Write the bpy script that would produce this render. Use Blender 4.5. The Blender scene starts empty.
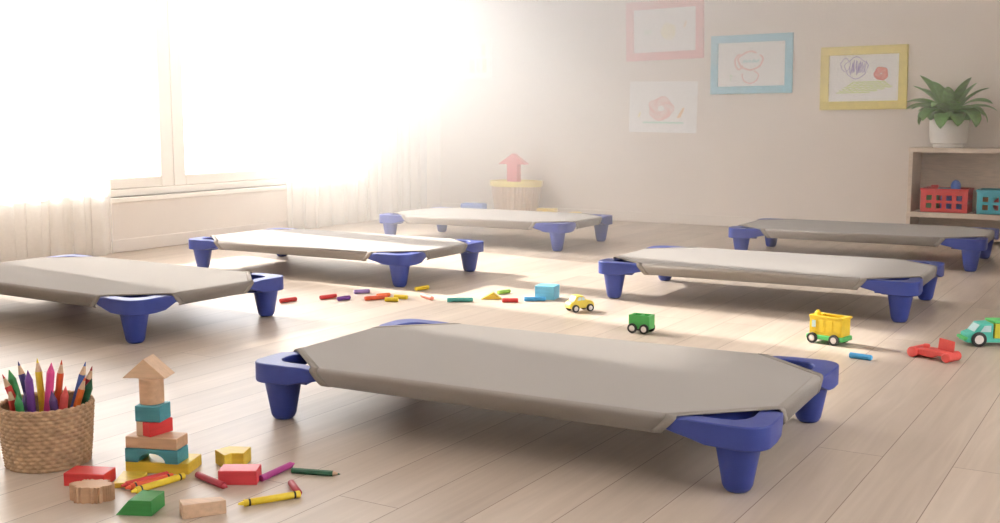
import bpy, bmesh, math, random
from mathutils import Vector, Matrix
random.seed(7)
PI = math.pi
scn = bpy.context.scene
C = scn.collection

# ------------------------------------------------------------------ helpers
def nt(name):
    m = bpy.data.materials.new(name); m.use_nodes = True
    t = m.node_tree; t.nodes.clear()
    out = t.nodes.new('ShaderNodeOutputMaterial')
    return m, t, out

def N(t, typ, **kw):
    n = t.nodes.new(typ)
    for k, v in kw.items(): setattr(n, k, v)
    return n

def mat(name, col, rough=.5, var=.06, scale=30, bump=0., bscale=200, spec=.5, stretch=None, sheen=0, sss=0):
    """principled with a little procedural colour variation and bump"""
    m, t, out = nt(name)
    b = N(t, 'ShaderNodeBsdfPrincipled')
    tc = N(t, 'ShaderNodeTexCoord'); mp = N(t, 'ShaderNodeMapping')
    if stretch: mp.inputs['Scale'].default_value = stretch
    t.links.new(tc.outputs['Object'], mp.inputs['Vector'])
    no = N(t, 'ShaderNodeTexNoise'); no.inputs['Scale'].default_value = scale; no.inputs['Detail'].default_value = 4
    t.links.new(mp.outputs['Vector'], no.inputs['Vector'])
    rp = N(t, 'ShaderNodeValToRGB')
    a = [max(0, c*(1-var)) for c in col]; z = [min(1, c*(1+var)) for c in col]
    rp.color_ramp.elements[0].color = (*a, 1); rp.color_ramp.elements[1].color = (*z, 1)
    rp.color_ramp.elements[0].position = .3; rp.color_ramp.elements[1].position = .7
    t.links.new(no.outputs['Fac'], rp.inputs['Fac'])
    t.links.new(rp.outputs['Color'], b.inputs['Base Color'])
    b.inputs['Roughness'].default_value = rough
    b.inputs['Specular IOR Level'].default_value = spec
    if sheen: b.inputs['Sheen Weight'].default_value = sheen
    if bump:
        n2 = N(t, 'ShaderNodeTexNoise'); n2.inputs['Scale'].default_value = bscale
        t.links.new(mp.outputs['Vector'], n2.inputs['Vector'])
        bp = N(t, 'ShaderNodeBump'); bp.inputs['Strength'].default_value = bump; bp.inputs['Distance'].default_value = .002
        t.links.new(n2.outputs['Fac'], bp.inputs['Height']); t.links.new(bp.outputs['Normal'], b.inputs['Normal'])
    t.links.new(b.outputs['BSDF'], out.inputs['Surface'])
    return m

def obj(name, bm, m, parent=None, smooth=False, bevel=0., seg=2, loc=(0, 0, 0), rotz=0., angle=40):
    me = bpy.data.meshes.new(name); bmesh.ops.recalc_face_normals(bm, faces=bm.faces)
    bm.to_mesh(me); bm.free()
    if m: me.materials.append(m)
    o = bpy.data.objects.new(name, me); C.objects.link(o)
    o.location = loc; o.rotation_euler = (0, 0, rotz)
    if parent: o.parent = parent
    if bevel:
        md = o.modifiers.new('bevel', 'BEVEL'); md.width = bevel; md.segments = seg; md.limit_method = 'ANGLE'; md.angle_limit = math.radians(35)
    if smooth or bevel:
        me.shade_smooth()
        if not smooth or angle < 180:
            try: me.set_sharp_from_angle(angle=math.radians(angle))
            except Exception: pass
    return o

def tag(o, label=None, cat=None, group=None, kind=None):
    if label: o['label'] = label
    if cat: o['category'] = cat
    if group: o['group'] = group
    if kind: o['kind'] = kind
    return o

def thing(name, label, cat, loc=(0, 0, 0), rotz=0., group=None):
    o = bpy.data.objects.new(name, None); C.objects.link(o); o.empty_display_size = .05
    o.location = loc; o.rotation_euler = (0, 0, rotz)
    return tag(o, label, cat, group)

def struct(name, bm, m, parent=None, **kw):
    o = obj(name, bm, m, parent, **kw)
    if not parent: o['kind'] = 'structure'
    return o

def box(bm, x0, x1, y0, y1, z0, z1, M=None):
    vs = [bm.verts.new((x, y, z)) for z in (z0, z1) for x, y in ((x0, y0), (x1, y0), (x1, y1), (x0, y1))]
    for f in ((0, 3, 2, 1), (4, 5, 6, 7), (0, 1, 5, 4), (1, 2, 6, 5), (2, 3, 7, 6), (3, 0, 4, 7)):
        bm.faces.new([vs[i] for i in f])
    if M is not None: bmesh.ops.transform(bm, matrix=M, verts=vs)
    return vs

def B(*a, M=None):
    bm = bmesh.new(); box(bm, *a, M=M); return bm

def prism(bm, pts, z0, z1, M=None):
    lo = [bm.verts.new((p[0], p[1], z0)) for p in pts]; hi = [bm.verts.new((p[0], p[1], z1)) for p in pts]
    n = len(pts)
    bm.faces.new(lo[::-1]); bm.faces.new(hi)
    for i in range(n): bm.faces.new((lo[i], lo[(i+1) % n], hi[(i+1) % n], hi[i]))
    if M is not None: bmesh.ops.transform(bm, matrix=M, verts=lo+hi)
    return lo+hi

def lathe(bm, prof, n=32, M=None, cap0=True, cap1=True):
    rings = []
    for r, z in prof:
        rings.append([bm.verts.new((r*math.cos(2*PI*i/n), r*math.sin(2*PI*i/n), z)) for i in range(n)])
    for a, b in zip(rings, rings[1:]):
        for i in range(n): bm.faces.new((a[i], a[(i+1) % n], b[(i+1) % n], b[i]))
    if cap0: bm.faces.new(rings[0][::-1])
    if cap1: bm.faces.new(rings[-1])
    vs = [v for r in rings for v in r]
    if M is not None: bmesh.ops.transform(bm, matrix=M, verts=vs)
    return vs

def tube(bm, pts, r, n=10, closed=False):
    pts = [Vector(p) for p in pts]; rings = []; k = len(pts)
    rr = r if isinstance(r, (list, tuple)) else [r]*k
    for i, p in enumerate(pts):
        a = pts[(i-1) % k] if (closed or i) else p; b = pts[(i+1) % k] if (closed or i < k-1) else p
        d = (b-a).normalized(); up = Vector((0, 0, 1)) if abs(d.z) < .9 else Vector((1, 0, 0))
        s = d.cross(up).normalized(); u = s.cross(d)
        rings.append([bm.verts.new(p+rr[i]*(math.cos(2*PI*j/n)*s+math.sin(2*PI*j/n)*u)) for j in range(n)])
    pr = list(zip(rings, rings[1:])) + ([(rings[-1], rings[0])] if closed else [])
    for a, b in pr:
        for j in range(n): bm.faces.new((a[j], a[(j+1) % n], b[(j+1) % n], b[j]))
    if not closed: bm.faces.new(rings[0][::-1]); bm.faces.new(rings[-1])

def axis_matrix(a, b):
    """maps local +Z from a towards b"""
    a = Vector(a); b = Vector(b); q = Vector((0, 0, 1)).rotation_difference((b-a).normalized())
    return Matrix.Translation(a) @ q.to_matrix().to_4x4()

def R(d): return math.radians(d)

# ------------------------------------------------------------------ materials
def wood_floor():
    m, t, out = nt('pale oak planks'); L = t.links.new
    b = N(t, 'ShaderNodeBsdfPrincipled')
    geo = N(t, 'ShaderNodeTexCoord'); sp = N(t, 'ShaderNodeSeparateXYZ'); L(geo.outputs['Object'], sp.inputs[0])
    ax = N(t, 'ShaderNodeMath', operation='ADD'); ax.inputs[1].default_value = .53+15.0; L(sp.outputs['X'], ax.inputs[0])
    ay = N(t, 'ShaderNodeMath', operation='ADD'); ay.inputs[1].default_value = 20.4; L(sp.outputs['Y'], ay.inputs[0])
    cb = N(t, 'ShaderNodeCombineXYZ'); L(ay.outputs[0], cb.inputs['X']); L(ax.outputs[0], cb.inputs['Y'])
    br = N(t, 'ShaderNodeTexBrick'); br.offset = .37; br.offset_frequency = 2
    br.inputs['Scale'].default_value = 1; br.inputs['Brick Width'].default_value = 2.3; br.inputs['Row Height'].default_value = .15
    br.inputs['Mortar Size'].default_value = .0012; br.inputs['Mortar Smooth'].default_value = .3; br.inputs['Bias'].default_value = 0
    br.inputs['Color1'].default_value = (0, 0, 0, 1); br.inputs['Color2'].default_value = (1, 1, 1, 1); br.inputs['Mortar'].default_value = (.5, .5, .5, 1)
    L(cb.outputs[0], br.inputs['Vector'])
    # grain: noise stretched along Y, offset per plank
    mul = N(t, 'ShaderNodeVectorMath', operation='MULTIPLY'); mul.inputs[1].default_value = (30, 1.6, 1); L(geo.outputs['Object'], mul.inputs[0])
    off = N(t, 'ShaderNodeVectorMath', operation='MULTIPLY_ADD'); off.inputs[1].default_value = (37, 11, 5)
    L(br.outputs['Color'], off.inputs[0]); L(mul.outputs[0], off.inputs[2])
    gr = N(t, 'ShaderNodeTexNoise'); gr.inputs['Scale'].default_value = 1; gr.inputs['Detail'].default_value = 6; gr.inputs['Distortion'].default_value = 1.4
    L(off.outputs[0], gr.inputs['Vector'])
    mul2 = N(t, 'ShaderNodeVectorMath', operation='MULTIPLY_ADD'); mul2.inputs[1].default_value = (.22, .45, 1); mul2.inputs[2].default_value = (3, 1, 0); L(off.outputs[0], mul2.inputs[0])
    gr2 = N(t, 'ShaderNodeTexNoise'); gr2.inputs['Scale'].default_value = 1; gr2.inputs['Detail'].default_value = 2; L(mul2.outputs[0], gr2.inputs['Vector'])
    rp = N(t, 'ShaderNodeValToRGB')
    rp.color_ramp.elements[0].position = .25; rp.color_ramp.elements[0].color = (.43, .345, .275, 1)
    rp.color_ramp.elements[1].position = .75; rp.color_ramp.elements[1].color = (.62, .52, .43, 1)
    mx0 = N(t, 'ShaderNodeMix', data_type='FLOAT'); mx0.inputs[0].default_value = .55; L(gr.outputs['Fac'], mx0.inputs[2]); L(gr2.outputs['Fac'], mx0.inputs[3])
    L(mx0.outputs[0], rp.inputs['Fac'])
    tint = N(t, 'ShaderNodeMix', data_type='RGBA', blend_type='MULTIPLY'); tint.inputs[0].default_value = 1
    mr = N(t, 'ShaderNodeMapRange'); mr.inputs[3].default_value = .92; mr.inputs[4].default_value = 1.06; L(br.outputs['Color'], mr.inputs[0])
    L(rp.outputs['Color'], tint.inputs[6]); L(mr.outputs[0], tint.inputs[7])
    seam = N(t, 'ShaderNodeMix', data_type='RGBA'); L(br.outputs['Fac'], seam.inputs[0]); L(tint.outputs[2], seam.inputs[6]); seam.inputs[7].default_value = (.22, .15, .11, 1)
    L(seam.outputs[2], b.inputs['Base Color'])
    b.inputs['Roughness'].default_value = .38; b.inputs['Specular IOR Level'].default_value = .34
    bp = N(t, 'ShaderNodeBump'); bp.inputs['Strength'].default_value = .12; bp.inputs['Distance'].default_value = .002
    L(gr.outputs['Fac'], bp.inputs['Height']); L(bp.outputs['Normal'], b.inputs['Normal'])
    L(b.outputs['BSDF'], out.inputs['Surface'])
    return m

def sheer():
    m, t, out = nt('sheer curtain cloth'); L = t.links.new
    tr = N(t, 'ShaderNodeBsdfTransparent'); tr.inputs[0].default_value = (1, .99, .97, 1)
    tl = N(t, 'ShaderNodeBsdfTranslucent'); tl.inputs[0].default_value = (.9, .88, .85, 1)
    df = N(t, 'ShaderNodeBsdfDiffuse'); df.inputs[0].default_value = (.86, .84, .81, 1)
    tc = N(t, 'ShaderNodeTexCoord'); no = N(t, 'ShaderNodeTexNoise'); no.inputs['Scale'].default_value = 60; L(tc.outputs['Object'], no.inputs['Vector'])
    mr = N(t, 'ShaderNodeMapRange'); mr.inputs[3].default_value = .62; mr.inputs[4].default_value = .70; L(no.outputs['Fac'], mr.inputs[0])
    a = N(t, 'ShaderNodeMixShader'); a.inputs[0].default_value = .4; L(tl.outputs[0], a.inputs[1]); L(df.outputs[0], a.inputs[2])
    c = N(t, 'ShaderNodeMixShader'); L(mr.outputs[0], c.inputs[0]); L(tr.outputs[0], c.inputs[1]); L(a.outputs[0], c.inputs[2])
    L(c.outputs[0], out.inputs['Surface'])
    return m

def glass():
    m, t, out = nt('clear window glass'); L = t.links.new
    tr = N(t, 'ShaderNodeBsdfTransparent'); gl = N(t, 'ShaderNodeBsdfGlossy'); gl.inputs['Roughness'].default_value = .02
    fr = N(t, 'ShaderNodeFresnel'); fr.inputs[0].default_value = 1.3
    c = N(t, 'ShaderNodeMixShader'); L(fr.outputs[0], c.inputs[0]); L(tr.outputs[0], c.inputs[1]); L(gl.outputs[0], c.inputs[2])
    L(c.outputs[0], out.inputs['Surface']); return m

def haze_mat():
    m, t, out = nt('sunlit haze'); L = t.links.new
    v = N(t, 'ShaderNodeVolumeScatter'); v.inputs['Color'].default_value = (1, .985, .96, 1); v.inputs['Anisotropy'].default_value = .25
    tc = N(t, 'ShaderNodeTexCoord'); sp = N(t, 'ShaderNodeSeparateXYZ'); L(tc.outputs['Object'], sp.inputs[0])
    def ramp(sock, a, b, lo, hi):
        r = N(t, 'ShaderNodeMapRange', interpolation_type='SMOOTHSTEP'); r.inputs[1].default_value = a; r.inputs[2].default_value = b
        r.inputs[3].default_value = lo; r.inputs[4].default_value = hi; L(sp.outputs[sock], r.inputs[0]); return r.outputs[0]
    def mul(a, b):
        k = N(t, 'ShaderNodeMath', operation='MULTIPLY'); L(a, k.inputs[0])
        if isinstance(b, float): k.inputs[1].default_value = b
        else: L(b, k.inputs[1])
        return k.outputs[0]
    d = mul(mul(ramp('Y', HZ['y0'], HZ['y1'], 0, 1), ramp('X', -4.6, -.6, 1, HZ['xr'])), ramp('Z', .1, 1.8, HZ['z0'], 1))
    L(mul(d, HZ['d']), v.inputs['Density']); L(v.outputs[0], out.inputs['Volume'])
    return m
HZ = dict(d=1.0, y0=3.3, y1=7.4, xr=.14, z0=.2)
LT = dict(sun=8.5, sky=5., ex=.8)

M_floor = wood_floor()
M_wall = mat('warm beige wall paint', (.79, .71, .64), .85, .02, 3, .15, 120)
M_wall2 = mat('warm cream wall paint', (.79, .715, .64), .85, .02, 3, .15, 120)
M_ceil = mat('white ceiling paint', (.85, .83, .80), .9, .01, 3)
M_base = mat('beige baseboard paint', (.79, .715, .645), .6, .02, 5)
M_win = mat('cream painted window wood', (.86, .80, .72), .5, .02, 8)
M_glass = glass(); M_sheer = sheer()
M_sheet = mat('taupe woven cot fabric', (.32, .288, .258), .85, .035, 500, .25, 900, spec=.2, sheen=.15)
M_hem = mat('taupe stitched hem', (.295, .264, .235), .85, .05, 400, .4, 900, spec=.2)
M_blue = mat('blue moulded plastic', (.036, .060, .295), .42, .05, 40, .12, 900)
M_rail = mat('grey steel rail', (.35, .35, .36), .4, .05, 40)
def wood(name, c, r=.55): return mat(name, c, r, .10, 14, .12, 40, stretch=(1, 7, 7))
M_tan = wood('natural beech', (.58, .36, .22)); M_tan2 = wood('pale beech', (.66, .45, .30))
M_yel = wood('yellow painted wood', (.72, .50, .05), .45); M_teal = wood('teal painted wood', (.06, .27, .32), .5)
M_red = wood('red painted wood', (.62, .035, .035), .45); M_pinkred = wood('pinkish red painted wood', (.66, .06, .075), .42)
M_green = wood('green painted wood', (.04, .26, .06), .5)
M_shelf = wood('pale birch shelf', (.66, .54, .43), .55)
M_wicker = mat('brown woven wicker', (.45, .295, .17), .7, .25, 60, .3, 300)
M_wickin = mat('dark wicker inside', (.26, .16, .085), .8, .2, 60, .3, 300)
M_black = mat('black wax band', (.015, .015, .015), .5)
M_lead = mat('dark pencil lead', (.03, .03, .035), .5)
M_tyre = mat('dark rubber tyre', (.03, .028, .028), .6, .1, 60)
M_hub = mat('pale wheel hub', (.78, .72, .68), .4, .04, 60)
M_pot = mat('white glazed pot', (.78, .75, .70), .35, .03, 10)
M_soil = mat('dark potting soil', (.06, .04, .03), .95, .4, 80, .8, 80)
M_leaf = mat('green plant leaf', (.15, .33, .08), .42, .30, 25, .2, 60)
M_stem = mat('green plant stem', (.12, .25, .06), .5, .2, 40)
M_pbred = mat('red plastic', (.68, .05, .05), .4, .05, 30); M_pbteal = mat('teal plastic', (.06, .40, .50), .4, .05, 30)
M_pblue = mat('bright blue plastic', (.06, .17, .55), .4, .05, 30)
M_paper = mat('white drawing paper', (.88, .87, .86), .8, .015, 20)
def paint(name, c, r=.5): return mat(name, c, r, .06, 30)
M_fpink = paint('pink painted frame', (.82, .36, .37)); M_fblue = paint('sky blue painted frame', (.22, .56, .70)); M_fyel = paint('yellow painted frame', (.82, .68, .20)); M_fwhite = paint('white painted frame', (.84, .82, .78))
_w = {}
def wax(name, c):
    if name not in _w: _w[name] = mat(name+' wax', c, .5, .08, 60)
    return _w[name]
COL = dict(red=(.62, .04, .035), vermilion=(.72, .10, .03), orange=(.80, .17, .03), yellow=(.80, .58, .03), green=(.05, .30, .09), dark_green=(.02, .12, .06),
           navy=(.05, .04, .20), purple=(.17, .05, .30), plum=(.10, .04, .16), pink=(.75, .07, .28), coral=(.78, .12, .11), blue=(.06, .12, .40), sky=(.05, .30, .58),
           crimson=(.40, .03, .05), magenta=(.42, .05, .25), violet=(.25, .18, .45), lime=(.35, .60, .08), teal=(.07, .36, .32), salmon=(.80, .25, .18), lavender=(.30, .20, .50))

# ------------------------------------------------------------------ room shell
XL, XR, YB, YF, H = -5.2, 2.1, 7.75, -1.6, 2.85
W0, W1, S0, S1 = 3.0, 6.75, .315, 2.68         # window opening along Y and Z
V0, V1 = -1.3, .2                            # unseen window added in the same wall nearer the camera, for side light
U0, U1 = .9, 4.3                              # unseen window added in the right wall, to brighten the foreground
T = .18
struct('floor', B(XL-T, XR+T, YF, YB+T, -.1, 0), M_floor)
struct('ceiling', B(XL-T, XR+T, YF, YB+T, H, H+.1), M_ceil)
bm = bmesh.new()
box(bm, XL-T, XL, YF, V0, 0, H); box(bm, XL-T, XL, V1, W0, 0, H); box(bm, XL-T, XL, W1, YB, 0, H); box(bm, XL-T, XL, V0, V1, 0, S0); box(bm, XL-T, XL, V0, V1, S1, H); box(bm, XL-T, XL, W0, W1, 0, S0); box(bm, XL-T, XL, W0, W1, S1, H)
struct('wall_left', bm, M_wall2)
struct('wall_back', B(XL-T, XR+T, YB, YB+T, 0, H), M_wall)
struct('wall_front', B(XL-T, XR+T, YF-T, YF, 0, H), M_ceil)
bm = bmesh.new()
box(bm, XR, XR+T, YF, U0, 0, H); box(bm, XR, XR+T, U1, YB, 0, H); box(bm, XR, XR+T, U0, U1, 0, .95); box(bm, XR, XR+T, U0, U1, 2.45, H)
struct('wall_right', bm, M_ceil)
struct('baseboard_left', B(XL, XL+.014, YF, YB-.014, 0, .075), M_base, bevel=.004)
struct('baseboard_back', B(XL, XR, YB-.014, YB, 0, .075), M_base, bevel=.004)

def window(name, W0, W1, S0, S1, left=True):
    """two-sash window in the left or the right wall"""
    win = bpy.data.objects.new(name, None); C.objects.link(win); win['kind'] = 'structure'
    def bx(bm, xa, xb, *r):
        if left: box(bm, XL+xa, XL+xb, *r)
        else: box(bm, XR-xb, XR-xa, *r)
        return bm
    bm = bmesh.new(); f = .05; xa, xb = -.12, -.02
    bx(bm, xa, xb, W0, W0+f, S0, S1); bx(bm, xa, xb, W1-f, W1, S0, S1); bx(bm, xa, xb, W0+f, W1-f, S0, S0+.045); bx(bm, xa, xb, W0+f, W1-f, S1-f, S1)
    obj('window_frame', bm, M_win, win, bevel=.006)
    YM = (W0+W1)/2+.01
    for a, b in ((W0+f, YM-.002), (YM+.002, W1-f)):
        bm = bmesh.new(); w = .095; xs, xe = -.095, -.035; zb, zt = S0+.047, S1-f
        bx(bm, xs, xe, a, a+w, zb, zt); bx(bm, xs, xe, b-w, b, zb, zt); bx(bm, xs, xe, a+w, b-w, zb, zb+.062); bx(bm, xs, xe, a+w, b-w, zt-w, zt)
        s = obj('sash', bm, M_win, win, bevel=.005)
        obj('glass_pane', bx(bmesh.new(), -.068, -.062, a+w, b-w, zb+.06, zt-w), M_glass, s)
    obj('window_sill', bx(bmesh.new(), -.03, .016, W0-.06, W1+.06, S0-.03, S0), M_win, win, bevel=.006)
window('window_1', W0, W1, S0, S1); window('fill_window_left', V0, V1, S0, S1); window('fill_window_right', U0, U1, .95, 2.45, False)  # the last two are out of view, added for more daylight in front

# ------------------------------------------------------------------ sheer curtains
def curtain(y0, y1, x, label, waves, seed):
    rnd = random.Random(seed); bm = bmesh.new(); ny, nz = waves*14, 14
    ph = [rnd.uniform(0, 6.28) for _ in range(6)]
    cols = []
    for i in range(ny+1):
        u = i/ny
        col = []
        for k in range(nz+1):
            v = k/nz
            z = .015+(H-.02)*v
            amp = .024+.008*math.sin(5*u+ph[0])-.008*v
            w = 2*PI*waves*(u+.012*math.sin(9*u+ph[1])+.010*(1-v)*math.sin(13*u+ph[2]))
            xx = x+amp*math.sin(w)+.012*math.sin(2.3*w+ph[3])*(1-v)
            yy = y0+(y1-y0)*u + .016*math.sin(2*w+ph[4])
            col.append(bm.verts.new((xx, yy, z)))
        cols.append(col)
    for a, b in zip(cols, cols[1:]):
        for k in range(nz): bm.faces.new((a[k], b[k], b[k+1], a[k+1]))
    t = thing('sheer_curtain', label, 'curtain', (0, 0, 0), 0, 'sheer window curtains')
    obj('curtain_panel', bm, M_sheer, t, smooth=True, angle=180)
    bm = bmesh.new(); box(bm, x-.02, x+.02, y0, y1, H-.03, H)
    obj('ceiling_track', bm, M_win, t, bevel=.004)
    return t
curtain(2.75, 4.29, XL+.115, 'white sheer curtain on the near left side of the window', 11, 3)
curtain(5.72, 7.36, XL+.115, 'white sheer curtain on the far right side of the window, near the room corner', 12, 8)

# ------------------------------------------------------------------ cots
HL, HW, CX, CY, ZT = .652, .348, .474, .188, .153     # sheet half length and width, where the corner cuts start, top height
def sheet_profile():
    # eight octagon vertices: (x, y, roll normal)
    v = [(-CX, -HW, (0, -1)), (CX, -HW, (0, -1)), (HL, -CY, (1, 0)), (HL, CY, (1, 0)), (CX, HW, (0, 1)), (-CX, HW, (0, 1)), (-HL, CY, (-1, 0)), (-HL, -CY, (-1, 0))]
    return v
R_ROLL = .02
def prof(p, n, k, out=0., along=(0, 0)):
    """point k (0 top .. 8 under) of the rolled edge"""
    rc = .010
    if k <= 3: t_ = R(30*k); u_, z_ = rc*math.sin(t_)-rc, -rc+rc*math.cos(t_); o_ = (math.sin(t_), math.cos(t_))
    elif k <= 5: u_, z_ = -.0006*(k-3), -rc-.011*(k-3); o_ = (1, 0)
    else: t_ = R(30*(k-5)); u_, z_ = -.0012+rc*math.cos(t_)-rc, -.032-rc*math.sin(t_); o_ = (math.cos(t_), -math.sin(t_))
    u_ += out*o_[0]; z_ += out*o_[1]
    return (p[0]+n[0]*u_+along[0], p[1]+n[1]*u_+along[1], ZT+z_)
SL = (0, 0, 0, .003, .013, .024, .030, .033, .033)      # how far the side of the cut slants back, per profile point
def inward(i):
    V = sheet_profile(); d = Vector((V[i ^ 1][0]-V[i][0], V[i ^ 1][1]-V[i][1])).normalized(); return d
def sheet_bm():
    bm = bmesh.new(); V = sheet_profile()
    P = [[bm.verts.new(prof((x, y), n, k, 0, inward(i)*SL[k])) for k in range(9)] for i, (x, y, n) in enumerate(V)]
    # flat top: inset rings towards the centre with a very slight sag
    last = [p[0] for p in P]
    for ins, dz in ((.006, 0), (.03, .0004), (.10, .0018), (.20, .003)):
        nr = [bm.verts.new((math.copysign(max(0, abs(p[0].co.x)-ins), p[0].co.x), math.copysign(max(0, abs(p[0].co.y)-ins), p[0].co.y)*1.0, ZT-dz)) for p in P]
        for v_, (x_, y_, n_) in zip(nr, V):
            if n_[0] == 0: v_.co.x = math.copysign(abs(x_)-ins*.45, x_)
            else: v_.co.y = math.copysign(max(.02, abs(y_)-ins*.45), y_)
        for i in range(8): bm.faces.new((last[i], last[(i+1) % 8], nr[(i+1) % 8], nr[i]))
        last = nr
    bm.faces.new(last)
    for i in (0, 2, 4, 6):
        a, b = P[i], P[i+1]
        for k in range(8): bm.faces.new((a[k], b[k], b[k+1], a[k+1]))
    return bm
def hem_bm(i):
    """hem band along the cut between octagon vertex i and i+1 (i odd)"""
    V = sheet_profile(); bm = bmesh.new()
    (xa, ya, na), (xb, yb, nb) = V[i], V[(i+1) % 8]
    pa, pb = V[(i-1) % 8], V[(i+2) % 8]
    da = Vector((pa[0]-xa, pa[1]-ya)).normalized()*.024; db = Vector((pb[0]-xb, pb[1]-yb)).normalized()*.024
    ro = .0010
    ia, ib = inward(i), inward((i+1) % 8)
    lineA = [prof((xa, ya), na, k, ro, ia*SL[k]) for k in range(8, -1, -1)]+[prof((xb, yb), nb, k, ro, ib*SL[k]) for k in range(9)]
    lineB = [prof((xa, ya), na, k, ro, da+ia*SL[k]) for k in range(8, -1, -1)]+[prof((xb, yb), nb, k, ro, db+ib*SL[k]) for k in range(9)]
    A = [bm.verts.new(p) for p in lineA]; Bv = [bm.verts.new(p) for p in lineB]
    for j in range(len(A)-1): bm.faces.new((A[j], A[j+1], Bv[j+1], Bv[j]))
    return bm
def bracket_bm(sx, sy):
    bm = bmesh.new()
    # plan for the (+,+) corner: an L-shaped lip round an open pocket; (x, y, underside)
    o = [(.425, .338, .127), (.468, .346, .117), (.50, .352, .112), (.54, .357, .103), (.60, .358, .101)]
    for a in (80, 60, 40, 20, 5): o.append((.612+.052*math.cos(R(a)), .306+.052*math.sin(R(a)), .101))
    o += [(.664, .265, .101), (.662, .225, .105), (.655, .188, .118), (.644, .150, .130)]
    i_ = [(.602, .150, .130), (.606, .19, .118), (.612, .235, .103), (.613, .266, .101), (.604, .292, .101), (.586, .308, .101), (.56, .313, .101), (.52, .313, .104), (.468, .309, .121), (.425, .303, .130)]
    ring = o+i_
    lo = [bm.verts.new((x*sx, y*sy, z)) for x, y, z in ring]; hi = [bm.verts.new((x*sx, y*sy, ZT-.001)) for x, y, z in ring]
    n = len(ring)
    for v_ in hi:
        if abs(v_.co.x) < .475 or abs(v_.co.y) < .19: v_.co.z = ZT-.006
    for k in range(n): bm.faces.new((lo[k], lo[(k+1) % n], hi[(k+1) % n], hi[k]))
    no, ni = len(o), len(i_)
    # top and bottom bridged between the outer and inner lines
    def strip(ver):
        a, b = ver[:no], ver[no:][::-1]
        ia = ib = 0
        while ia < no-1 or ib < ni-1:
            if ib == ni-1 or (ia < no-1 and (ia+1)/(no-1) <= (ib+1)/(ni-1)): bm.faces.new((a[ia], a[ia+1], b[ib])); ia += 1
            else: bm.faces.new((a[ia], b[ib+1], b[ib])); ib += 1
    strip(lo); strip(hi)
    # floor plate of the pocket
    pl = [(.50, .325), (.58, .335), (.63, .325), (.64, .285), (.635, .215), (.60, .19), (.51, .28)]
    prism(bm, [(x*sx, y*sy) for x, y in pl], .1015, .108)
    # inner web that closes the pocket under the fabric
    prism(bm, [(x*sx, y*sy) for x, y in [(.462, .300), (.478, .312), (.600, .190), (.612, .176), (.598, .160), (.585, .178)]], .116, .1475)
    return bm
def leg_bm(sx, sy):
    bm = bmesh.new()
    lathe(bm, [(.010, 0), (.0225, .0012), (.0275, .006), (.0315, .014), (.0455, .092), (.048, .103), (.048, .1075)], 36, Matrix.Translation((.594*sx, .302*sy, 0)))
    return bm
def make_cot(label):
    t = thing('stackable_cot', label, 'cot', (0, 0, 0), 0, 'low sleeping cots in two rows')
    s = obj('fabric_sheet', sheet_bm(), M_sheet, t, smooth=True, angle=50)
    for i in (1, 3, 5, 7):
        h = obj('hem', hem_bm(i), M_hem, s, smooth=True, angle=60)
        md = h.modifiers.new('thick', 'SOLIDIFY'); md.thickness = .0024; md.offset = 0
    md = s.modifiers.new('thick', 'SOLIDIFY'); md.thickness = .0025; md.offset = 0
    for y in (-1, 1):
        bm = bmesh.new(); tube(bm, [(-.60, y*(HW-R_ROLL), ZT-R_ROLL), (.60, y*(HW-R_ROLL), ZT-R_ROLL)], .014, 12)
        obj('side_rail', bm, M_rail, t, smooth=True)
    for x in (-1, 1):
        bm = bmesh.new(); tube(bm, [(x*(HL-R_ROLL), -.31, ZT-R_ROLL), (x*(HL-R_ROLL), .31, ZT-R_ROLL)], .014, 12)
        obj('end_rail', bm, M_rail, t, smooth=True)
    for sx in (-1, 1):
        for sy in (-1, 1):
            b = obj('corner_bracket', bracket_bm(sx, sy), M_blue, t, bevel=.008, seg=3, angle=50)
            obj('leg', leg_bm(sx, sy), M_blue, t, smooth=True, angle=60)
    return t
def copy_tree(o, parent=None):
    c = o.copy(); C.objects.link(c)
    if parent: c.parent = parent
    for ch in list(o.children): copy_tree(ch, c)
    return c
cot = None
for x, y, a, sc, label in [
    (-1.350, 2.484, .040, (1.01, 1.02, 1), 'nearest low taupe cot with dark blue legs, in the foreground right of the block tower'),
    (-1.457, 4.690, .026, (.992, 1, 1.06), 'sunlit low cot on the right behind the toy vehicles, cream topped with blue corners'),
    (-1.455, 6.350, .030, (1, 1, 1.10), 'low cot in shade along the back wall in front of the toy shelf'),
    (-3.655, 6.060, .017, (1, 1, 1.09), 'low cot at the back left, in front of the tall ribbed basket with yellow rim'),
    (-3.645, 4.460, .005, (1.045, 1, 1.02), 'brightly sunlit low cot below the window, in the middle of the left row'),
    (-3.624, 2.970, -.031, (1, 1.05, 1.04), 'low cot cut off by the left edge of the photo, behind the pencil basket')]:
    if cot is None: c = cot = make_cot(label)
    else: c = copy_tree(cot); c['label'] = label
    c.location = (x, y, 0); c.rotation_euler = (0, 0, a); c.scale = sc

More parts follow.
